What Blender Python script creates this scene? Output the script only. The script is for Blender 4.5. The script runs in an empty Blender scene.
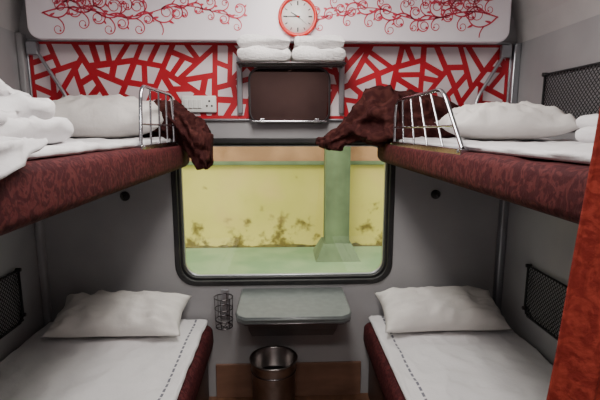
import bpy, bmesh, math, random
from mathutils import Vector, Matrix, noise

random.seed(7)
D = bpy.data
SC = bpy.context.scene

# ------------------------------------------------------------ helpers
def lin(c):
    out = []
    for v in c:
        v /= 255.0
        out.append(v/12.92 if v <= 0.04045 else ((v+0.055)/1.055)**2.4)
    return (out[0], out[1], out[2], 1)

def mat(name, col, rough=0.5, metal=0.0, col2=None, nscale=5.0, bump=0.0, bscale=20.0,
        kind='noise', lo=0.4, hi=0.6, stretch=(1, 1, 1), spec=0.5, sheen=0.0, distort=0.0):
    m = D.materials.new(name); m.use_nodes = True
    nt = m.node_tree; b = nt.nodes['Principled BSDF']
    b.inputs['Base Color'].default_value = lin(col)
    b.inputs['Roughness'].default_value = rough
    b.inputs['Metallic'].default_value = metal
    b.inputs['Specular IOR Level'].default_value = spec
    b.inputs['Sheen Weight'].default_value = sheen
    tc = nt.nodes.new('ShaderNodeTexCoord')
    mp = nt.nodes.new('ShaderNodeMapping')
    mp.inputs['Scale'].default_value = stretch
    nt.links.new(tc.outputs['Object'], mp.inputs[0])
    if col2 is not None:
        if kind == 'noise':
            t = nt.nodes.new('ShaderNodeTexNoise'); t.inputs['Scale'].default_value = nscale
            t.inputs['Detail'].default_value = 5; t.inputs['Distortion'].default_value = distort
            out = t.outputs['Fac']
        else:
            t = nt.nodes.new('ShaderNodeTexVoronoi'); t.feature = 'DISTANCE_TO_EDGE'
            t.inputs['Scale'].default_value = nscale
            out = t.outputs['Distance']
        nt.links.new(mp.outputs[0], t.inputs['Vector'])
        r = nt.nodes.new('ShaderNodeMapRange')
        r.inputs['From Min'].default_value = lo; r.inputs['From Max'].default_value = hi
        nt.links.new(out, r.inputs['Value'])
        mx = nt.nodes.new('ShaderNodeMix'); mx.data_type = 'RGBA'
        mx.inputs[6].default_value = lin(col); mx.inputs[7].default_value = lin(col2)
        nt.links.new(r.outputs[0], mx.inputs[0])
        nt.links.new(mx.outputs[2], b.inputs['Base Color'])
    if bump:
        t2 = nt.nodes.new('ShaderNodeTexNoise'); t2.inputs['Scale'].default_value = bscale
        t2.inputs['Detail'].default_value = 4
        nt.links.new(tc.outputs['Object'], t2.inputs['Vector'])
        bp = nt.nodes.new('ShaderNodeBump'); bp.inputs['Strength'].default_value = bump
        bp.inputs['Distance'].default_value = 0.02
        nt.links.new(t2.outputs['Fac'], bp.inputs['Height'])
        nt.links.new(bp.outputs[0], b.inputs['Normal'])
    return m

def emis(name, col, s):
    m = mat(name, col)
    b = m.node_tree.nodes['Principled BSDF']
    b.inputs['Emission Color'].default_value = lin(col)
    b.inputs['Emission Strength'].default_value = s
    return m

def empty(name, loc=(0, 0, 0)):
    e = D.objects.new(name, None); e.location = loc; e.empty_display_size = 0.05
    SC.collection.objects.link(e); return e

def link(name, me, m=None, parent=None, smooth=False):
    ob = D.objects.new(name, me); SC.collection.objects.link(ob)
    if m: me.materials.append(m)
    if smooth:
        for p in me.polygons: p.use_smooth = True
    if parent:
        ob.parent = parent
        ob.matrix_parent_inverse = Matrix.Translation(parent.location).inverted()
    return ob

def from_bm(name, bm, m=None, parent=None, smooth=False):
    bmesh.ops.recalc_face_normals(bm, faces=bm.faces)
    me = D.meshes.new(name); bm.to_mesh(me); bm.free()
    return link(name, me, m, parent, smooth)

def box(name, x0, x1, y0, y1, z0, z1, m, parent=None, bev=0.0, seg=3):
    bm = bmesh.new()
    bmesh.ops.create_cube(bm, size=1)
    for v in bm.verts:
        v.co = Vector((x0+(v.co.x+.5)*(x1-x0), y0+(v.co.y+.5)*(y1-y0), z0+(v.co.z+.5)*(z1-z0)))
    if bev:
        bmesh.ops.bevel(bm, geom=bm.edges[:], offset=bev, segments=seg, profile=.5, affect='EDGES')
    return from_bm(name, bm, m, parent, smooth=bev > 0.004)

def loft(name, secs, m, parent=None, closed=True, caps=True, smooth=True, sub=0):
    bm = bmesh.new(); rows = []
    for s in secs: rows.append([bm.verts.new(p) for p in s])
    n = len(secs[0])
    for i in range(len(rows)-1):
        for j in range(n if closed else n-1):
            k = (j+1) % n
            bm.faces.new((rows[i][j], rows[i][k], rows[i+1][k], rows[i+1][j]))
    if caps and closed:
        bm.faces.new(rows[0]); bm.faces.new(rows[-1])
    ob = from_bm(name, bm, m, parent, smooth)
    if sub:
        md = ob.modifiers.new('sub', 'SUBSURF'); md.levels = sub; md.render_levels = sub
    return ob

def fillet(pts, r, n=5, closed=False):
    pts = [Vector(p) for p in pts]; out = []
    N = len(pts)
    for i, p in enumerate(pts):
        if not closed and i in (0, N-1):
            out.append(p); continue
        a = pts[(i-1) % N]; b = pts[(i+1) % N]
        da = (a-p); db = (b-p)
        rr = min(r, da.length*.45, db.length*.45)
        A = p+da.normalized()*rr; B = p+db.normalized()*rr
        for k in range(n+1):
            t = k/n
            out.append(A*(1-t)**2+p*2*t*(1-t)+B*t*t)
    return out

def tube(name, polys, r, m, parent=None, fil=0.0, cyclic=False, res=3):
    cu = D.curves.new(name, 'CURVE'); cu.dimensions = '3D'; cu.bevel_depth = r; cu.bevel_resolution = res
    cu.use_fill_caps = True
    for pts in polys:
        if fil: pts = fillet(pts, fil, closed=cyclic)
        sp = cu.splines.new('POLY'); sp.points.add(len(pts)-1)
        for i, p in enumerate(pts): sp.points[i].co = (p[0], p[1], p[2], 1)
        sp.use_cyclic_u = cyclic
    tmp = D.objects.new('tmp', cu); SC.collection.objects.link(tmp)
    bpy.context.view_layer.update()
    me = D.meshes.new_from_object(tmp.evaluated_get(bpy.context.evaluated_depsgraph_get()))
    D.objects.remove(tmp)
    me.materials.clear()
    me.name = name
    return link(name, me, m, parent, smooth=True)

def rrect(cx, cy, w, h, r, n=8):
    pts = []
    for (sx, sy, a0) in ((1, 1, 0), (-1, 1, 90), (-1, -1, 180), (1, -1, 270)):
        ox = cx+sx*(w/2-r); oy = cy+sy*(h/2-r)
        for k in range(n+1):
            a = math.radians(a0+90*k/n)
            pts.append((ox+r*math.cos(a), oy+r*math.sin(a)))
    return pts

def shape(name, loops, thick, m, parent=None, plane='XZ', off=0.0, bev=0.0):
    """flat prism with holes; plane XZ: spans y from off-thick to off ; plane XY: z from off to off+thick"""
    cu = D.curves.new(name, 'CURVE'); cu.dimensions = '2D'; cu.fill_mode = 'BOTH'
    cu.extrude = thick/2-bev; cu.bevel_depth = bev; cu.bevel_resolution = 2
    for l in loops:
        sp = cu.splines.new('POLY'); sp.points.add(len(l)-1)
        for i, p in enumerate(l): sp.points[i].co = (p[0], p[1], 0, 1)
        sp.use_cyclic_u = True
    tmp = D.objects.new('tmp', cu); SC.collection.objects.link(tmp)
    bpy.context.view_layer.update()
    me = D.meshes.new_from_object(tmp.evaluated_get(bpy.context.evaluated_depsgraph_get()))
    D.objects.remove(tmp)
    me.materials.clear()
    for v in me.vertices:
        x, y, z = v.co
        if plane == 'XZ': v.co = (x, off-thick/2-z, y)
        else: v.co = (x, y, off+thick/2+z)
    me.update(); me.name = name
    return link(name, me, m, parent)

def lathe(name, prof, c, m, parent=None, n=40, axis='Z'):
    secs = []
    for r, h in prof:
        s = []
        for k in range(n):
            a = 2*math.pi*k/n
            if axis == 'Z': s.append((c[0]+r*math.cos(a), c[1]+r*math.sin(a), c[2]+h))
            elif axis == 'Y': s.append((c[0]+r*math.cos(a), c[1]-h, c[2]+r*math.sin(a)))
            else: s.append((c[0]+h, c[1]+r*math.cos(a), c[2]+r*math.sin(a)))
        secs.append(s)
    return loft(name, secs, m, parent)

def N3(x, y, z, f, s=0): return noise.noise(Vector((x*f+s*3.7, y*f+s*1.3, z*f+s)))

def ridge(x, y, z, f, s=0): return 1-abs(N3(x, y, z, f, s))*2

def slab(name, x0, x1, y0, y1, z0, z1, m, parent=None, amp=0.004, f=5, r=0.03, seed=0, ny=70, nx=26, edge_wave=0.0, crease=0.0):
    """soft slab (mattress / sheet) with rounded edges and wrinkles"""
    h = z1-z0; r = min(r, h*.49); prof = []
    for k in range(nx+1): prof.append((x0+r+(x1-x0-2*r)*k/nx, z1, 1))
    for k in range(1, 5):
        a = math.pi/2*(1-k/5); prof.append((x1-r+r*math.cos(a), z1-r+r*math.sin(a), .7))
    prof.append((x1, (z0+z1)/2, .4))
    for k in range(0, 5):
        a = -math.pi/2*k/4; prof.append((x1-r+r*math.cos(a), z0+r+r*math.sin(a), .2))
    for k in range(0, 5):
        a = -math.pi/2-math.pi/2*k/4; prof.append((x0+r+r*math.cos(a), z0+r+r*math.sin(a), .0))
    prof.append((x0, (z0+z1)/2, 0))
    for k in range(1, 5):
        a = math.pi-math.pi/2*k/5; prof.append((x0+r+r*math.cos(a), z1-r+r*math.sin(a), .3))
    secs = []
    cx = (x0+x1)/2; cz = (z0+z1)/2
    ys = [(y0, .86), (y0+r*.3, .95), (y0+r, 1)]+[(y0+r+(y1-y0-2*r)*k/ny, 1) for k in range(1, ny)]+[(y1-r, 1), (y1-r*.3, .95), (y1, .86)]
    for y, sc in ys:
        s = []
        for (x, z, w) in prof:
            xx = x; zz = cz+(z-cz)*sc
            if w:
                dz = amp*w*(N3(x, y, 0, f, seed)+.5*ridge(x, y, 0, f*1.7, seed+4)-.5)
                if crease: dz += crease*w*max(0, ridge(x*.5+y, y*.4-x, 0, f*1.4, seed+8)-.8)*5
                zz += dz
                if edge_wave and x > cx and abs(x-x1) < 2*r+.01: xx += edge_wave*N3(0, y, z, 9, seed)
                if edge_wave and abs(x-x0) < 2*r+.01: xx += edge_wave*N3(0, y, z, 9, seed)
            s.append((xx, y, zz))
        secs.append(s)
    return loft(name, secs, m, parent)

def pillow(name, loc, w, d, h, m, parent=None, tilt=0, rotz=0, seed=0, n=34, wr=.02):
    bm = bmesh.new()
    top = {}; bot = {}
    for i in range(n+1):
        for j in range(n+1):
            a = 2*i/n-1; b = 2*j/n-1
            a = math.sin(a*math.pi/2)*.35+a*.65; b = math.sin(b*math.pi/2)*.35+b*.65
            ex = 1-.07*(1-b*b)+.012*N3(b, a, 0, 3, seed); ey = 1-.10*(1-a*a)+.015*N3(a, b, 0, 3, seed+3)
            x = a*w/2*ex; y = b*d/2*ey
            t = max(0, (1-abs(a)**3.2))**.6*max(0, (1-abs(b)**3.2))**.6
            corner = abs(a)*abs(b)
            wz = wr*(ridge(a*2, b, 0, 1.5, seed)-.4)*min(1, t*3)+wr*.7*N3(a, b, 0, 5, seed+9)*min(1, t*3)
            wz += wr*.35*math.sin((a*3-b*5)*3+seed)*min(1, t*2)*(1-t)
            zt = h*.6*t+wz+.018*corner*N3(a, b, 0, 1, seed)
            zb = -h*.4*t+.018*corner*N3(a, b, 0, 1, seed)
            edge = i in (0, n) or j in (0, n)
            top[i, j] = bm.verts.new((x, y, zt))
            bot[i, j] = top[i, j] if edge else bm.verts.new((x, y, zb))
    for i in range(n):
        for j in range(n):
            bm.faces.new((top[i, j], top[i+1, j], top[i+1, j+1], top[i, j+1]))
            bm.faces.new((bot[i, j], bot[i, j+1], bot[i+1, j+1], bot[i+1, j]))
    M = Matrix.Translation(loc) @ Matrix.Rotation(rotz, 4, 'Z') @ Matrix.Rotation(tilt, 4, 'X')
    for v in bm.verts: v.co = M @ v.co
    ob = from_bm(name, bm, m, parent, smooth=True)
    return ob

def heap(name, path, m, parent=None, seed=0, amp=.03, nr=56, steps=80, f=9):
    secs = []
    L = len(path)-1
    for i in range(steps+1):
        t = i/steps*L; k = min(int(t), L-1); u = t-k; u = u*u*(3-2*u)
        A = path[k]; B = path[k+1]
        c = [A[q]*(1-u)+B[q]*u for q in range(5)]
        s = []
        for j in range(nr):
            a = 2*math.pi*j/nr
            rr = 1+.13*math.sin(a*5+t*1.1+seed)+.09*math.sin(a*9-t*1.9+seed*2)
            y = c[1]+c[3]*rr*math.cos(a); z = c[2]+c[4]*rr*math.sin(a)
            dsp = amp*(ridge(c[0], y, z, f, seed)-.5)+amp*.5*(ridge(c[0], y, z, f*2.3, seed+5)-.5)
            y += dsp*math.cos(a); z += dsp*math.sin(a)
            s.append((c[0]+amp*.6*N3(y, z, t, 12, seed), y, z))
        secs.append(s)
    return loft(name, secs, m, parent, sub=1)

# ------------------------------------------------------------ materials
M_wall = mat('wall_grey_laminate', (162, 160, 162), .42, col2=(138, 137, 140), nscale=2.2, lo=.3, hi=.72, bump=.03, bscale=150)
M_cove = mat('cove_grey', (182, 179, 179), .5, col2=(170, 167, 168), nscale=3)
M_ceil = mat('ceiling_white', (205, 203, 202), .6, col2=(198, 197, 196), nscale=3)
M_floor = mat('floor_brown_vinyl', (112, 78, 58), .45, col2=(92, 62, 46), nscale=6, lo=.3, hi=.7, stretch=(6, 1, 1), bump=.05)
M_skirt = mat('skirting_brown', (134, 98, 80), .5, col2=(104, 74, 60), nscale=5, lo=.3, hi=.75, stretch=(1, 1, 3))
M_rubber = mat('black_rubber', (24, 23, 25), .5, col2=(46, 43, 42), nscale=9, lo=.5, hi=.75)
M_alu = mat('aluminium', (170, 172, 178), .3, .9, bump=.02, bscale=200)
M_steel = mat('steel', (190, 190, 196), .18, 1.0)
M_darksteel = mat('dark_steel', (96, 92, 94), .3, 1.0)
M_binsteel = mat('bin_steel', (150, 144, 142), .3, 1.0, col2=(122, 114, 112), nscale=8)
M_dark = mat('dark_plastic', (24, 22, 24), .5)
M_shardred = mat('crimson_print', (172, 16, 34), .35, col2=(184, 24, 42), nscale=3)
M_shard = mat('white_shard_print', (222, 208, 212), .35, col2=(212, 196, 202), nscale=3)
M_panel = mat('white_print_panel', (234, 226, 232), .3, col2=(228, 219, 227), nscale=2)
M_redprint = mat('red_scroll_print', (200, 62, 84), .4)
M_sheet = mat('white_cotton', (220, 217, 219), .85, col2=(208, 205, 208), nscale=4, bump=.12, bscale=60, spec=.2)
M_pil = mat('white_pillowcase', (222, 217, 213), .85, col2=(210, 205, 202), nscale=5, bump=.15, bscale=45, spec=.2)
M_towel = mat('white_towel', (228, 224, 224), .95, bump=.4, bscale=140, spec=.1)
M_rexine = mat('maroon_leaf_fabric', (60, 23, 27), .8, col2=(82, 37, 38), nscale=26, lo=.47, hi=.56, bump=.15, bscale=60, distort=2.5, spec=.15)
M_maroon = mat('maroon_blanket', (54, 26, 26), .9, col2=(74, 40, 37), nscale=18, lo=.45, hi=.6, bump=.3, bscale=70, spec=.1, distort=1.5)
M_curtain = mat('red_curtain_fabric', (112, 36, 30), .85, col2=(134, 50, 40), nscale=30, lo=.45, hi=.58, bump=.2, bscale=90, distort=2.5, spec=.15)
M_table = mat('table_grey_laminate', (86, 91, 91), .32, col2=(96, 101, 100), nscale=30, lo=.4, hi=.65)
M_support = mat('table_support_grey', (112, 112, 114), .45, col2=(98, 98, 101), nscale=3)
M_berthbox = mat('berth_box_laminate', (80, 52, 44), .5, col2=(68, 44, 38), nscale=5)
M_white = mat('white_plastic', (225, 225, 222), .4)
M_red = mat('red_plastic', (200, 36, 30), .3)
M_black = mat('black', (15, 15, 15), .5)
M_mirror = mat('tinted_mirror', (108, 84, 80), .04, 1.0, col2=(96, 74, 72), nscale=4)
M_net = mat('black_cord', (18, 18, 22), .7)
M_pink = mat('platform_wall_band', (190, 142, 108), .9, col2=(164, 120, 90), nscale=2)
M_pillar = mat('pillar_greygreen', (116, 132, 100), .9, col2=(92, 106, 80), nscale=2.5, lo=.35, hi=.7)
M_ledge = mat('platform_green_concrete', (128, 158, 118), .9, col2=(150, 172, 132), nscale=1.5)
M_grime = mat('grime', (84, 76, 40), .95, col2=(124, 112, 62), nscale=5)

def wallwash():
    m = mat('platform_wall_limewash', (218, 202, 118), .9, col2=(190, 180, 92), nscale=.8, lo=.35, hi=.7, spec=.1)
    nt = m.node_tree; b = nt.nodes['Principled BSDF']
    base = b.inputs['Base Color'].links[0].from_socket
    tc = nt.nodes.new('ShaderNodeTexCoord'); sp = nt.nodes.new('ShaderNodeSeparateXYZ')
    nt.links.new(tc.outputs['Object'], sp.inputs[0])
    mr = nt.nodes.new('ShaderNodeMapRange'); mr.inputs['From Min'].default_value = -.75; mr.inputs['From Max'].default_value = .2
    mr.inputs['To Min'].default_value = .15; mr.inputs['To Max'].default_value = -.05
    nt.links.new(sp.outputs[2], mr.inputs['Value'])
    n = nt.nodes.new('ShaderNodeTexNoise'); n.inputs['Scale'].default_value = 3.2; n.inputs['Detail'].default_value = 9
    n.inputs['Roughness'].default_value = .62
    nt.links.new(tc.outputs['Object'], n.inputs['Vector'])
    ad = nt.nodes.new('ShaderNodeMath'); ad.operation = 'ADD'
    nt.links.new(n.outputs['Fac'], ad.inputs[0]); nt.links.new(mr.outputs[0], ad.inputs[1])
    r2 = nt.nodes.new('ShaderNodeMapRange'); r2.inputs['From Min'].default_value = .60; r2.inputs['From Max'].default_value = .72
    r2.inputs['To Max'].default_value = .9
    nt.links.new(ad.outputs[0], r2.inputs['Value'])
    mx = nt.nodes.new('ShaderNodeMix'); mx.data_type = 'RGBA'
    nt.links.new(r2.outputs[0], mx.inputs[0]); nt.links.new(base, mx.inputs[6]); mx.inputs[7].default_value = lin((104, 88, 46))
    n2 = nt.nodes.new('ShaderNodeTexNoise'); n2.inputs['Scale'].default_value = 1.1; n2.inputs['Detail'].default_value = 3
    mp = nt.nodes.new('ShaderNodeMapping'); mp.inputs['Location'].default_value = (5, 2, 1)
    nt.links.new(tc.outputs['Object'], mp.inputs[0]); nt.links.new(mp.outputs[0], n2.inputs['Vector'])
    r3 = nt.nodes.new('ShaderNodeMapRange'); r3.inputs['From Min'].default_value = .5; r3.inputs['From Max'].default_value = .7; r3.inputs['To Max'].default_value = .6
    nt.links.new(n2.outputs['Fac'], r3.inputs['Value'])
    mx2 = nt.nodes.new('ShaderNodeMix'); mx2.data_type = 'RGBA'
    nt.links.new(r3.outputs[0], mx2.inputs[0]); nt.links.new(mx.outputs[2], mx2.inputs[6]); mx2.inputs[7].default_value = lin((218, 184, 130))
    nt.links.new(mx2.outputs[2], b.inputs['Base Color'])
    return m
M_outwall = wallwash()

def stripe_sheet(name, xs):
    m = mat(name, (220, 217, 219), .85, bump=.12, bscale=60, spec=.2)
    nt = m.node_tree; b = nt.nodes['Principled BSDF']
    tc = nt.nodes.new('ShaderNodeTexCoord'); sp = nt.nodes.new('ShaderNodeSeparateXYZ')
    nt.links.new(tc.outputs['Object'], sp.inputs[0])
    def mth(op, a, bb=None):
        n = nt.nodes.new('ShaderNodeMath'); n.operation = op
        for i, v in enumerate((a, bb)):
            if v is None: continue
            if isinstance(v, (int, float)): n.inputs[i].default_value = v
            else: nt.links.new(v, n.inputs[i])
        return n.outputs[0]
    dx = mth('ABSOLUTE', mth('SUBTRACT', sp.outputs[0], xs))
    inb = mth('LESS_THAN', dx, .005)
    dash = mth('GREATER_THAN', mth('FRACT', mth('MULTIPLY', sp.outputs[1], 28)), .3)
    f = mth('MULTIPLY', mth('MULTIPLY', inb, dash), .8)
    mx = nt.nodes.new('ShaderNodeMix'); mx.data_type = 'RGBA'
    mx.inputs[6].default_value = lin((220, 217, 219)); mx.inputs[7].default_value = lin((52, 54, 80))
    nt.links.new(f, mx.inputs[0]); nt.links.new(mx.outputs[2], b.inputs['Base Color'])
    return m

mg = D.materials.new('window_glass'); mg.use_nodes = True
nt = mg.node_tree; nt.nodes.clear()
o = nt.nodes.new('ShaderNodeOutputMaterial'); mxs = nt.nodes.new('ShaderNodeMixShader')
tr = nt.nodes.new('ShaderNodeBsdfTransparent'); tr.inputs[0].default_value = (.95, .97, .91, 1)
gl = nt.nodes.new('ShaderNodeBsdfGlossy'); gl.inputs['Roughness'].default_value = .02
mxs.inputs[0].default_value = .04
nt.links.new(tr.outputs[0], mxs.inputs[1]); nt.links.new(gl.outputs[0], mxs.inputs[2]); nt.links.new(mxs.outputs[0], o.inputs[0])

# ------------------------------------------------------------ room shell
XL, XR = -1.245, 1.165
ZC = 2.26
YF = -1.80
box('floor', XL-.1, XR+.1, -3.0, .08, -.06, 0, M_floor)
box('ceiling', XL-.1, XR+.1, -3.0, .08, ZC, ZC+.05, M_ceil)
box('wall_left', XL-.06, XL, -3.0, .08, 0, ZC, M_wall)
box('wall_right', XR, XR+.06, -3.0, .08, 0, ZC, M_wall)
box('wall_corridor', XL, XR, -3.06, -3.0, 0, ZC, M_wall)
wx, wz, ww, wh = .005, 1.025, 1.12, .75
shape('wall_back', [[(XL, 0), (XR, 0), (XR, ZC), (XL, ZC)], rrect(wx, wz, ww-.02, wh-.02, .10)], .08, M_wall, off=.08)
shape('wall_front', [[(XL, 0), (-.50, 0), (-.50, 2.0), (.50, 2.0), (.50, 0), (XR, 0), (XR, ZC), (XL, ZC)]], .05, M_wall, off=YF)
def cove(name, x0, x1, z0):
    secs = []
    for y in (YF, 0.0):
        s = [(x0, y, z0)]
        for k in range(9):
            t = k/8
            s.append((x0+(x1-x0)*(t**1.3), y, z0+(ZC-z0)*math.sin(t*math.pi/2)**.9))
        s.append((x0, y, ZC))
        secs.append(s)
    return loft(name, secs, M_cove, smooth=False)
cove('trim_1', XR, XR-.26, 1.87)
cove('trim_2', XL, XL+.20, 1.90)
box('trim_3', XR-.035, XR, -.045, 0, 0, 1.87, M_alu, bev=.008)
box('trim_4', XL, XL+.03, -.04, 0, 0, 1.90, M_wall, bev=.008)
box('baseboard_back', -.372, .42, -.014, 0, 0, .195, M_skirt, bev=.003)

# ------------------------------------------------------------ window
win = empty('window_1', (wx, 0, wz))
shape('rubber_gasket', [rrect(wx, wz, ww+.012, wh+.012, .106), rrect(wx, wz, ww-.024, wh-.024, .092)], .02, M_rubber, win, off=.012, bev=.005)
shape('inner_frame', [rrect(wx, wz, ww-.022, wh-.022, .094), rrect(wx, wz, ww-.05, wh-.05, .082)], .045, M_rubber, win, off=.06, bev=.003)
shape('inner_trim', [rrect(wx, wz, ww-.048, wh-.048, .084), rrect(wx, wz, ww-.062, wh-.062, .078)], .02, M_alu, win, off=.055, bev=.003)
shape('glass', [rrect(wx, wz, ww-.05, wh-.05, .08)], .006, mg, win, off=.058)

# ------------------------------------------------------------ outside
ZG = -.75
box('exterior_platform_ground', -12, 12, .6, 6.2, ZG-.1, ZG, M_ledge)
pw = empty('exterior_platform_wall', (0, 6, ZG))
box('lime_washed_face', -12, 12, 5.8, 6.1, ZG, .86, M_outwall, pw)
box('upper_band', -12, 12, 5.74, 6.1, .86, 2.6, M_pink, pw, bev=.01)
box('band_lip', -12, 12, 5.70, 5.8, .82, .89, M_pillar, pw, bev=.01)
top = []
x = -12
while x <= 12:
    top.append((x, 5.79, ZG+.02+.07*abs(N3(x, 0, 0, 1.7))+.10*max(0, N3(x, 1, 0, 4)))); x += .06
loft('damp_stain', [[(p[0], 5.79, ZG+.002) for p in top], top], M_grime, pw, closed=False, caps=False)
pl = empty('exterior_pillar', (.95, 5.2, ZG))
shape('shaft', [[(.74, 5.0), (1.10, 5.0), (1.10, 5.4), (.74, 5.4)]], 3.6, M_pillar, pl, plane='XY', off=ZG, bev=.02)
def frust(name, x, y, a0, a1, z0, z1, m, par):
    secs = [[(x-a, y-a, z), (x+a, y-a, z), (x+a, y+a, z), (x-a, y+a, z)] for a, z in ((a0, z0), (a1, z1))]
    return loft(name, secs, m, par, smooth=False)
frust('plinth', .92, 5.2, .38, .24, ZG, ZG+.28, M_pillar, pl)

# ------------------------------------------------------------ shard print panel
lp = empty('printed_shard_panel', (0, 0, 1.68))
shape('print_base', [rrect(-.04, 1.685, 2.33, .365, .02)], .008, M_shardred, lp, off=0)
tube('edging', [[(x, -.010, z) for x, z in rrect(-.04, 1.685, 2.34, .37, .02)]], .006, M_alu, lp, cyclic=True)
rs = random.Random(5)
def parea(P):
    return abs(sum(P[i][0]*P[(i+1) % len(P)][1]-P[(i+1) % len(P)][0]*P[i][1] for i in range(len(P))))/2
def clip(P, px, pz, nx, nz):
    out = []
    for i in range(len(P)):
        a = P[i]; b = P[(i+1) % len(P)]
        da = (a[0]-px)*nx+(a[1]-pz)*nz; db = (b[0]-px)*nx+(b[1]-pz)*nz
        if da >= 0: out.append(a)
        if (da >= 0) != (db >= 0):
            t = da/(da-db); out.append((a[0]+(b[0]-a[0])*t, a[1]+(b[1]-a[1])*t))
    return out
def split(P, amax):
    A = parea(P)
    if A < amax*rs.uniform(.6, 1.3): return [P]
    best = None
    for _ in range(14):
        cx = sum(p[0] for p in P)/len(P)+rs.uniform(-.02, .02); cz = sum(p[1] for p in P)/len(P)+rs.uniform(-.02, .02)
        i = max(range(len(P)), key=lambda k: (P[k][0]-P[(k+1) % len(P)][0])**2+(P[k][1]-P[(k+1) % len(P)][1])**2)
        e = math.atan2(P[(i+1) % len(P)][1]-P[i][1], P[(i+1) % len(P)][0]-P[i][0])
        a = e+rs.uniform(-.65, .65)
        nx, nz = math.cos(a), math.sin(a)
        p1 = clip(P, cx, cz, nx, nz); p2 = clip(P, cx, cz, -nx, -nz)
        if len(p1) > 2 and len(p2) > 2:
            sc = min(parea(p1), parea(p2))/A+.15*rs.random()
            if best is None or sc > best[0]: best = (sc, p1, p2)
    if not best: return [P]
    return split(best[1], amax)+split(best[2], amax)
def inset(P, d):
    s = sum(P[i][0]*P[(i+1) % len(P)][1]-P[(i+1) % len(P)][0]*P[i][1] for i in range(len(P)))
    if s < 0: P = P[::-1]
    Q = P
    for i in range(len(P)):
        a = P[i]; b = P[(i+1) % len(P)]
        dx, dz = b[0]-a[0], b[1]-a[1]; L = math.hypot(dx, dz)
        if L < 1e-6: continue
        nx, nz = -dz/L, dx/L
        Q = clip(Q, a[0]+nx*d, a[1]+nz*d, nx, nz)
        if len(Q) < 3: return None
    return Q
bm = bmesh.new()
cells = split([(-1.20, 1.505), (1.12, 1.505), (1.12, 1.865), (-1.20, 1.865)], .0115)
for P in cells:
    Q = inset(P, rs.uniform(.0115, .0165))
    if Q and parea(Q) > .0004:
        bm.faces.new([bm.verts.new((q[0], -.0088, q[1])) for q in Q])
from_bm('white_shards', bm, M_shard, lp)

# luggage loft valance
PY = -.12
lo = empty('luggage_loft_panel', (-.04, PY, 2.0))
shape('face', [rrect(-.04, 2.06, 2.19, .40, .05)], .03, M_panel, lo, off=PY+.03, bev=.006)
box('loft_shelf', -1.11, 1.03, PY+.03, 0, 1.880, 1.895, M_wall, lo)
FY = PY-.002
def ribbon(bm, p, ang, length, w, k0, k1, n=44, blob=True, taper=.6):
    pts = []; x, z = p; ds = length/n
    for i in range(n+1):
        t = i/n; pts.append((x, z, ang, w*(1-taper*t)))
        ang += (k0+(k1-k0)*t)*ds
        x += math.cos(ang)*ds; z += math.sin(ang)*ds
    ok = []
    for q in pts:
        if q[1] < 1.872 or q[1] > 2.25 or q[0] < -1.11 or q[0] > 1.03: break
        ok.append(q)
    if len(ok) < 4: return ok
    prev = None
    for (x, z, a, w_) in ok:
        nx, nz = -math.sin(a), math.cos(a)
        A = bm.verts.new((x+nx*w_, FY, z+nz*w_)); B = bm.verts.new((x-nx*w_, FY, z-nz*w_))
        if prev: bm.faces.new((prev[0], prev[1], B, A))
        prev = (A, B)
    if blob and len(ok) == len(pts):
        x, z = ok[-1][0], ok[-1][1]
        bm.faces.new([bm.verts.new((x+w*1.6*math.cos(2*math.pi*j/10), FY-.0005, z+w*1.6*math.sin(2*math.pi*j/10))) for j in range(10)])
    return ok
def leaf(bm, x, z, a, L, w):
    vs = []
    for j in range(12):
        t = 2*math.pi*j/12
        lx = L/2*(1+math.cos(t)); lz = w*math.sin(t)*(1-.4*math.cos(t))
        vs.append(bm.verts.new((x+lx*math.cos(a)-lz*math.sin(a), FY-.001, z+lx*math.sin(a)+lz*math.cos(a))))
    bm.faces.new(vs)
def motif(name, x0, x1, z0, seed):
    rnd = random.Random(seed); bm = bmesh.new()
    d = 1 if x1 > x0 else -1
    L = abs(x1-x0); n = 80; prev = None
    def stem(t): return (x0+d*L*t, z0+.022*math.sin(t*11)+.02*t)
    for i in range(n+1):
        x, z = stem(i/n); w = .0035*(1-.6*i/n)
        A = bm.verts.new((x, FY, z+w)); B = bm.verts.new((x, FY, z-w))
        if prev: bm.faces.new((prev[0], prev[1], B, A))
        prev = (A, B)
    m = 15
    for i in range(m):
        t = (i+.1)/m
        x, z = stem(t)
        s = 1 if i % 2 else -1
        a = (0 if d > 0 else math.pi)+s*d*rnd.uniform(.3, .9)
        size = rnd.uniform(.8, 1.25)*(1-.35*t)
        sg = -s*d
        q = ribbon(bm, (x, z), a, .33*size, .0036, sg*4/size, sg*62/size)
        if len(q) > 20:
            k = q[8]; ribbon(bm, k[:2], k[2]-sg*.5, .17*size, .0028, -sg*8/size, -sg*85/size, n=30)
            k = q[14]; leaf(bm, k[0], k[1], k[2]-sg*.9, .024*size, .005)
            k = q[20]; leaf(bm, k[0], k[1], k[2]-sg*1.0, .018*size, .004)
            k = q[4]; leaf(bm, k[0], k[1], k[2]+sg*.9, .026*size, .005)
    from_bm(name, bm, M_redprint, lo)
motif('scroll_print_1', -1.07, -.20, 1.965, 11)
motif('scroll_print_2', 1.00, .16, 1.965, 23)
motif('scroll_print_3', -1.07, -.70, 2.06, 31)
motif('scroll_print_4', 1.00, .62, 2.06, 37)

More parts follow.
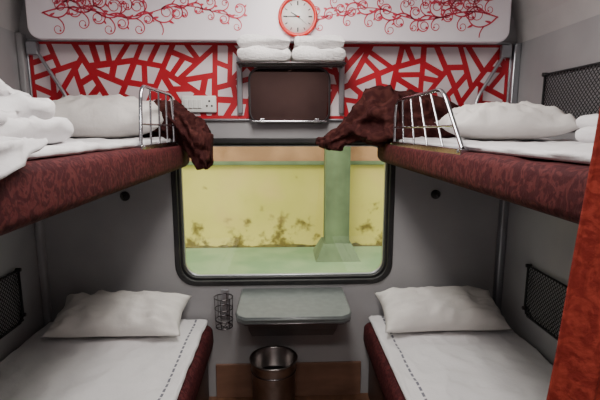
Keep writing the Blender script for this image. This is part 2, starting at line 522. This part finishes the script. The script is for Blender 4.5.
# clock
cx, cz = .070, 1.957
ck = empty('wall_clock', (cx, PY-.02, cz))
lathe('rim', [(.088, 0), (.090, .012), (.088, .024), (.081, .027), (.074, .022), (.073, .012)], (cx, PY, cz), M_red, ck, axis='Y')
lathe('dial', [(.0762, .010), (.0762, .014), (.001, .0145)], (cx, PY, cz), M_white, ck, axis='Y')
bm = bmesh.new()
for k in range(12):
    a = math.radians(30*k); l = .012 if k % 3 else .018; w = .0018 if k % 3 else .003
    d = Vector((math.sin(a), 0, math.cos(a))); s = Vector((math.cos(a), 0, -math.sin(a)))
    c = Vector((cx, PY-.0155, cz))
    ps = [c+d*.066+s*w, c+d*.066-s*w, c+d*(.066-l)-s*w, c+d*(.066-l)+s*w]
    bm.faces.new([bm.verts.new(p) for p in ps])
for (ang, L, w) in ((-60, .036, .003), (-90, .05, .0022), (130, .055, .0008)):
    a = math.radians(ang); d = Vector((math.sin(a), 0, math.cos(a))); s = Vector((math.cos(a), 0, -math.sin(a))); c = Vector((cx, PY-.018, cz))
    ps = [c-d*.01+s*w, c+d*L+s*w*.5, c+d*L-s*w*.5, c-d*.01-s*w]
    bm.faces.new([bm.verts.new(p) for p in ps])
from_bm('marks_and_hands', bm, M_black, ck)
lathe('hub', [(.004, .014), (.004, .02), (.0005, .021)], (cx, PY, cz), M_red, ck, axis='Y', n=12)

# towel rack + towels
rk = empty('towel_rack', (.04, -.1, 1.75))
ZR = 1.748
tube('rails', [[(-.205, -.012, ZR), (-.205, -.19, ZR), (.285, -.19, ZR), (.285, -.012, ZR)],
               [(-.205, -.13, ZR), (.285, -.13, ZR)], [(-.205, -.07, ZR), (.285, -.07, ZR)]], .004, M_darksteel, rk, fil=.02)
box('bracket_left', -.222, -.196, -.028, -.012, 1.53, 1.80, M_alu, rk, bev=.004)
box('bracket_right', .276, .302, -.028, -.012, 1.53, 1.80, M_alu, rk, bev=.004)
def towel(x0, x1, seed):
    e = empty('folded_towel', ((x0+x1)/2, -.11, 1.79))
    z = 1.754
    for i, hh in enumerate((.060, .058)):
        j = .006*math.sin(seed+i*2.1)
        slab('fold_%d' % (i+1), x0+j+.003*i, x1+j-.006*i, -.205+.008*i, -.024, z, z+hh, M_towel, e, amp=.012, f=11, r=.028, seed=seed+i, ny=18, nx=18, edge_wave=.010)
        z += hh-.004
towel(-.205, .034, 1); towel(.046, .285, 5)

# mirror
mc = empty('wall_mirror', (.035, -.03, 1.61))
shape('frame', [rrect(.033, 1.614, .390, .262, .055)], .03, M_darksteel, mc, off=-.012, bev=.005)
shape('mirror_glass', [rrect(.033, 1.614, .378, .250, .050)], .004, M_mirror, mc, off=-.0415)
tube('bottom_lip', [[(-.15, -.048, 1.492), (.215, -.048, 1.492)]], .005, M_steel, mc)
for xx in (-.10, .165):
    box('hinge', xx-.012, xx+.012, -.05, -.04, 1.484, 1.506, M_steel, mc, bev=.003)

# switch panel
sw = empty('switch_socket_panel', (-.41, -.02, 1.58))
box('plate', -.492, -.325, -.026, -.012, 1.535, 1.615, M_white, sw, bev=.005)
for i in range(4):
    x = -.478+i*.022
    box('rocker_%d' % i, x, x+.017, -.032, -.024, 1.555, 1.597, M_white, sw, bev=.002)
for (dx, dz) in ((0, .015), (-.012, -.008), (.012, -.008)):
    lathe('socket_hole', [(.005, .025), (.005, .0275), (.0005, .0276)], (-.358+dx, 0, 1.574+dz), M_black, sw, n=12, axis='Y')

# ------------------------------------------------------------ upper berths
YE = -1.66
def upper(side):
    s = side
    xin = -.46 if s < 0 else .47
    zb = 1.272 if s < 0 else 1.294
    xo = XL+.004 if s < 0 else XR-.004
    a, b = min(xin, xo), max(xin, xo)
    e = empty('upper_berth', ((a+b)/2, -.85, 1.33))
    if s < 0: box('berth_tray', a, b-.06, YE+.03, -.05, zb-.006, zb+.02, M_wall, e, bev=.006)
    else: box('berth_tray', a+.06, b, YE+.03, -.05, zb-.006, zb+.02, M_wall, e, bev=.006)
    slab('mattress_cover', a, b, YE, -.045, zb, 1.390, M_rexine, e, amp=.005, f=4, r=.028, seed=3+s)
    xb = -1.17 if s < 0 else 1.10
    tube('support_arm', [[(xb, -.03, 1.84), (xb-s*.14, -.035, 1.60), (xb-s*.16, -.05, 1.39)]], .008, M_alu, e, fil=.04)
    box('arm_mount', xb-.03, xb+.02, -.04, -.013, 1.80, 1.86, M_alu, e, bev=.004)
    return e
uL = upper(-1); uR = upper(1)

def guard(par, x, yf, yb, zb, zt, lean, nb=3):
    P = [(x, yf, zb), (x, yf+lean, zt), (x, yb-.01, zt), (x, yb, zb)]
    tube('guard_rail', [P], .0065, M_steel, par, fil=.05)
    bars = []
    for k in range(nb):
        t = (k+1)/(nb+1)
        bars.append([(x, yf+(yb-yf)*t, zb), (x, yf+lean+(yb-yf-lean)*t, zt)])
    zm = zb+(zt-zb)*.35
    bars.append([(x, yf+lean*.35, zm), (x, yb, zm)])
    tube('guard_bars', bars, .0038, M_steel, par)
    for y in (yf, yb): lathe('foot', [(.016, 0), (.016, .006), (.010, .012)], (x, y, zb-.012), M_steel, par, n=20)
    box('mount_plate', x-.012, x+.012, yf-.02, yb+.02, 1.37, zb, M_steel, par, bev=.003)
guard(uL, -.482, -.70, -.24, 1.40, 1.60, .03)
guard(uR, .492, -1.02, -.28, 1.40, 1.575, .17, nb=4)

# upper sheets, pillows
sh = empty('bed_sheet', (-.85, -.85, 1.4))
slab('cloth', -1.225, -.50, YE+.02, -.06, 1.392, 1.414, M_sheet, sh, amp=.014, f=7, r=.010, seed=2, edge_wave=.018, crease=.006)
sh = empty('bed_sheet', (.85, -.85, 1.4))
slab('cloth', .515, 1.15, YE+.02, -.06, 1.392, 1.412, M_sheet, sh, amp=.010, f=7, r=.010, seed=12, edge_wave=.018, crease=.005)
def pil(loc, w, d, h, **k):
    e = empty('pillow', loc); pillow('pillowcase', loc, w, d, h, M_pil, e, **k)
pil((-.775, -.27, 1.490), .54, .36, .16, tilt=.16, seed=1, rotz=.05, wr=.018)
pil((.82, -.57, 1.466), .44, .34, .125, tilt=.06, seed=6, rotz=-.20, wr=.018)

# folded quilt on left upper berth
q = empty('folded_quilt', (-.82, -1.2, 1.48))
z = 1.414
for i, (hh, dx, dy) in enumerate(((.060, 0, 0), (.058, .015, .03), (.050, -.03, -.02))):
    slab('fold_%d' % (i+1), -1.18+dx, -.555+dx-.02*i, -1.47+dy, -1.05-dy*.4, z, z+hh, M_sheet, q, amp=.030, f=6, r=.028, seed=20+i, ny=40, nx=30, edge_wave=.05, crease=.012)
    z += hh-.010
bl = empty('loose_bed_sheet', (-.55, -1.4, 1.42))
secs = []
for i in range(44):
    y = -1.63+.24*i/43
    drop = .066*(1-.9*(i/43)**2)
    s = []
    for j in range(32):
        t = j/31
        L = t*(.17+drop)
        if L < .17: x = -.60+L*.93; zz = 1.430+.004*math.sin(L*30)
        else:
            u = L-.17
            x = -.438+.005*math.sin(t*20); zz = 1.430-u
        w = .006*N3(x, y, zz, 16, 5)+.005*math.sin(y*55+t*2)
        s.append((x+w, y+.03*math.sin(t*3), zz+abs(w)*.6))
    secs.append(s)
ob = loft('cloth', secs, M_sheet, bl, closed=False, caps=False)
md = ob.modifiers.new('sol', 'SOLIDIFY'); md.thickness = .010; md.offset = 0

q = empty('folded_quilt', (.95, -1.1, 1.45))
z = 1.414
for i in range(2):
    slab('fold_%d' % (i+1), .82+.02*i, 1.14, -1.45, -1.0+.03*i, z, z+.045, M_sheet, q, amp=.02, f=7, r=.022, seed=40+i, ny=24, nx=14, edge_wave=.02, crease=.008)
    z += .036

# maroon blankets
b1 = empty('maroon_blanket', (.55, -.17, 1.45))
heap('bunched_cloth', [(.165, -.10, 1.385, .015, .010), (.22, -.12, 1.40, .04, .03), (.30, -.14, 1.44, .06, .065), (.38, -.16, 1.49, .08, .11),
                       (.50, -.18, 1.515, .10, .115), (.66, -.18, 1.50, .10, .105), (.80, -.17, 1.47, .09, .07), (.88, -.17, 1.43, .02, .02)], M_maroon, b1, seed=3, amp=.035)
b2 = empty('maroon_blanket', (-.45, -.16, 1.42))
heap('bunched_cloth', [(-.66, -.14, 1.45, .03, .02), (-.58, -.15, 1.50, .06, .08), (-.50, -.16, 1.50, .08, .09), (-.44, -.16, 1.44, .09, .10), (-.395, -.16, 1.385, .08, .10), (-.36, -.16, 1.37, .07, .09), (-.33, -.16, 1.37, .03, .06)], M_maroon, b2, seed=8, amp=.028)

# ------------------------------------------------------------ lower berths
def lower(side):
    s = side
    xin = -.38 if s < 0 else .43
    xo = XL+.004 if s < 0 else XR-.004
    a, b = min(xin, xo), max(xin, xo)
    e = empty('lower_berth', ((a+b)/2, -.85, .25))
    if s < 0: box('base_box', a, b-.03, YE, -.02, 0, .31, M_berthbox, e, bev=.006)
    else: box('base_box', a+.03, b, YE, -.02, 0, .31, M_berthbox, e, bev=.006)
    slab('seat_cushion', a, b, YE, -.01, .27, .440, M_rexine, e, amp=.004, f=4, r=.05, seed=30+s)
    return e
lower(-1); lower(1)
sh = empty('bed_sheet', (-.8, -.85, .45))
slab('cloth', -1.225, -.405, YE+.02, -.03, .438, .468, stripe_sheet('striped_sheet_left', -.462), sh, amp=.014, f=5, r=.014, seed=50, nx=60, ny=110, edge_wave=.012, crease=.004)
sh = empty('bed_sheet', (.8, -.85, .45))
slab('cloth', .455, 1.145, YE+.02, -.03, .438, .468, stripe_sheet('striped_sheet_right', .522), sh, amp=.014, f=5, r=.014, seed=63, nx=60, ny=110, edge_wave=.012, crease=.005)
pil((-.80, -.165, .555), .64, .27, .15, tilt=.36, seed=3, rotz=-.02, wr=.018)
pil((.785, -.165, .555), .62, .27, .15, tilt=.36, seed=14, rotz=.02, wr=.018)

# ------------------------------------------------------------ table
tb = empty('folding_table', (.045, -.18, .6))
pts = [(-.215, -.012), (-.215, -.31), (-.205, -.345), (-.17, -.37), (.26, -.37), (.295, -.345), (.305, -.31), (.305, -.012)]
shape('table_top', [pts], .040, M_table, tb, plane='XY', off=.585, bev=.005)
tube('rim', [[(x, y, .612) for x, y in pts]], .009, M_table, tb, cyclic=False)
tube('rim_lower', [[(x, y, .592) for x, y in pts]], .007, M_darksteel, tb, cyclic=False)
secs = []
for (zz, y1, x0, x1) in ((.375, -.05, -.17, .26), (.42, -.07, -.185, .275), (.50, -.14, -.19, .28), (.585, -.26, -.195, .285)):
    secs.append([(x0, -.004, zz), (x1, -.004, zz), (x1, y1, zz), (x0, y1, zz)])
loft('support_bracket', secs, M_support, tb, smooth=False)

# bottle holder
def bottle(xc):
    bh = empty('bottle_holder', (xc, -.06, .5))
    rings = []
    for zz, rr in ((.60, .047), (.54, .045), (.48, .044), (.44, .042)):
        rings.append([(xc+rr*math.cos(2*math.pi*k/24), -.062+rr*math.sin(2*math.pi*k/24), zz) for k in range(24)])
    tube('rings', rings, .0028, M_darksteel, bh, cyclic=True)
    vs = []
    for k in range(6):
        a = 2*math.pi*k/6+.3
        vs.append([(xc+.047*math.cos(a), -.062+.047*math.sin(a), .60), (xc+.042*math.cos(a), -.062+.042*math.sin(a), .44), (xc, -.062, .437)])
    tube('wires', vs, .0022, M_darksteel, bh)
    box('back_plate', xc-.02, xc+.02, -.014, -.001, .46, .62, M_alu, bh, bev=.003)
bottle(-.312)

# bin
bn = empty('waste_bin', (-.055, -.15, 0))
B = (-.055, -.15, .002)
lathe('body', [(.10, .0), (.108, .004), (.113, .28), (.118, .296), (.122, .300), (.122, .308), (.115, .310), (.108, .302), (.104, .02), (.001, .018)], B, M_binsteel, bn, n=56)
lathe('liner', [(.106, .20), (.104, .06), (.001, .05)], B, M_dark, bn, n=40)
tube('bands', [[(B[0]+r*math.cos(2*math.pi*k/48), B[1]+r*math.sin(2*math.pi*k/48), zz) for k in range(48)] for zz, r in ((.06, .1095), (.25, .1130))], .003, M_darksteel, bn, cyclic=True)

# coat hooks
for x in (-.80, .79):
    e = empty('coat_hook', (x, -.02, 1.12))
    lathe('base', [(.024, 0), (.024, .008), (.014, .014), (.012, .03)], (x, 0, 1.12), M_dark, e, axis='Y', n=24)
    tube('hook', [[(x, -.02, 1.12), (x, -.05, 1.115), (x, -.055, 1.14)]], .006, M_dark, e, fil=.015)

# ------------------------------------------------------------ magazine nets
def net(xw, y0, y1, z0, z1, s):
    x = xw-s*.014
    e = empty('magazine_net', (x, (y0+y1)/2, (z0+z1)/2))
    fr = [(x, y0, z0+.03), (x, y0, z1), (x, y1, z1), (x, y1, z0+.03), (x, y1-.03, z0), (x, y0+.03, z0)]
    tube('frame', [fr], .006, M_net, e, cyclic=True)
    polys = []
    w = y1-y0; h = z1-z0; st = .020
    k = -h
    xb = x+s*.003
    while k < w:
        t0 = max(0, -k); t1 = min(h, w-k)
        if t1 > t0:
            polys.append([(xb-s*.006*math.sin(math.pi*(q/6)), y0+k+(t0+(t1-t0)*q/6), z0+t0+(t1-t0)*q/6) for q in range(7)])
            polys.append([(xb-s*.006*math.sin(math.pi*(q/6)), y0+k+(t0+(t1-t0)*q/6), z1-(t0+(t1-t0)*q/6)) for q in range(7)])
        k += st
    tube('mesh', polys, .0018, M_net, e, res=0)
    for yy in (y0, y1):
        for zz in (z0+.03, z1):
            lathe('stud', [(.009, -.011), (.009, .011)], (x, yy, zz), M_dark, e, axis='X', n=12)
net(XR, -.60, -.28, .58, .82, 1)
net(XL, -.60, -.22, .56, .81, -1)
net(XR, -.68, -.28, 1.455, 1.69, 1)
net(XL, -.66, -.30, 1.50, 1.74, -1)

# ------------------------------------------------------------ door curtain
cu = empty('door_curtain', (.5, -1.70, 1.0))
secs = []
for i in range(36):
    z = .05+(2.0-.05)*i/35
    s = []
    for j in range(150):
        u = .32*j/149
        ph = u*105+1.0
        y = -1.715+.018*math.sin(ph+.4*math.sin(z*2))*(1-.25*z/2)+.006*N3(u, 0, z, 5, 2)
        s.append((.258+.078*z+u+.004*N3(0, u, z, 2, 7), y, z))
    secs.append(s)
ob = loft('cloth', secs, M_curtain, cu, closed=False, caps=False)
md = ob.modifiers.new('sol', 'SOLIDIFY'); md.thickness = .004
tube('rod', [[(-.6, -1.715, 2.02), (.75, -1.715, 2.02)]], .01, M_steel, cu)
tube('rings', [[(.42+.037*i, -1.715+.018*math.cos(2*math.pi*k/16), 2.012+.018*math.sin(2*math.pi*k/16)) for k in range(16)] for i in range(9)], .002, M_steel, cu, cyclic=True)
for xx in (-.6, .75):
    box('rod_bracket', xx-.01, xx+.01, YF, -1.70, 2.0, 2.04, M_steel, cu, bev=.002)

# ------------------------------------------------------------ lights
def area(name, loc, sx, sy, power, col=(1, .96, .93), rot=(0, 0, 0)):
    l = D.lights.new(name, 'AREA'); l.shape = 'RECTANGLE'; l.size = sx; l.size_y = sy; l.energy = power; l.color = col
    o = D.objects.new(name, l); o.location = loc; o.rotation_euler = rot; SC.collection.objects.link(o); return o
cl = empty('ceiling_lamp', (0, -.95, 2.24))
M_diff = emis('lamp_diffuser', (255, 248, 238), 3.0)
box('housing', -.17, .17, -1.45, -.45, 2.235, ZC, M_alu, cl, bev=.006)
box('diffuser', -.15, .15, -1.43, -.47, 2.215, 2.238, M_diff, cl, bev=.008)
area('ceiling_lamp_light', (0, -.95, 2.205), .28, .94, 24, col=(1, .955, .90))
cl = empty('ceiling_lamp', (0, -2.4, 2.24))
box('housing', -.5, .5, -2.52, -2.28, 2.235, ZC, M_alu, cl, bev=.006)
box('diffuser', -.48, .48, -2.50, -2.30, 2.215, 2.238, M_diff, cl, bev=.008)
area('corridor_lamp_light', (0, -2.4, 2.205), .9, .2, 20, col=(1, .965, .92))

w = D.worlds.new('overcast_sky'); SC.world = w; w.use_nodes = True
bg = w.node_tree.nodes['Background']; bg.inputs[0].default_value = (1, 1, .95, 1); bg.inputs[1].default_value = 1.8
sun = D.lights.new('sun', 'SUN'); sun.energy = 2.2; sun.angle = .3; sun.color = (1, .96, .84)
so = D.objects.new('sun', sun); so.rotation_euler = (math.radians(50), 0, math.radians(-20)); SC.collection.objects.link(so)

# ------------------------------------------------------------ camera
cam = D.cameras.new('camera'); cam.sensor_width = 36; cam.lens = 25.98; cam.clip_start = .02
co = D.objects.new('camera', cam); co.location = (0, -2.2, 1.45)
co.rotation_euler = (math.radians(90-9.18), 0, math.radians(-2.22))
SC.collection.objects.link(co); SC.camera = co
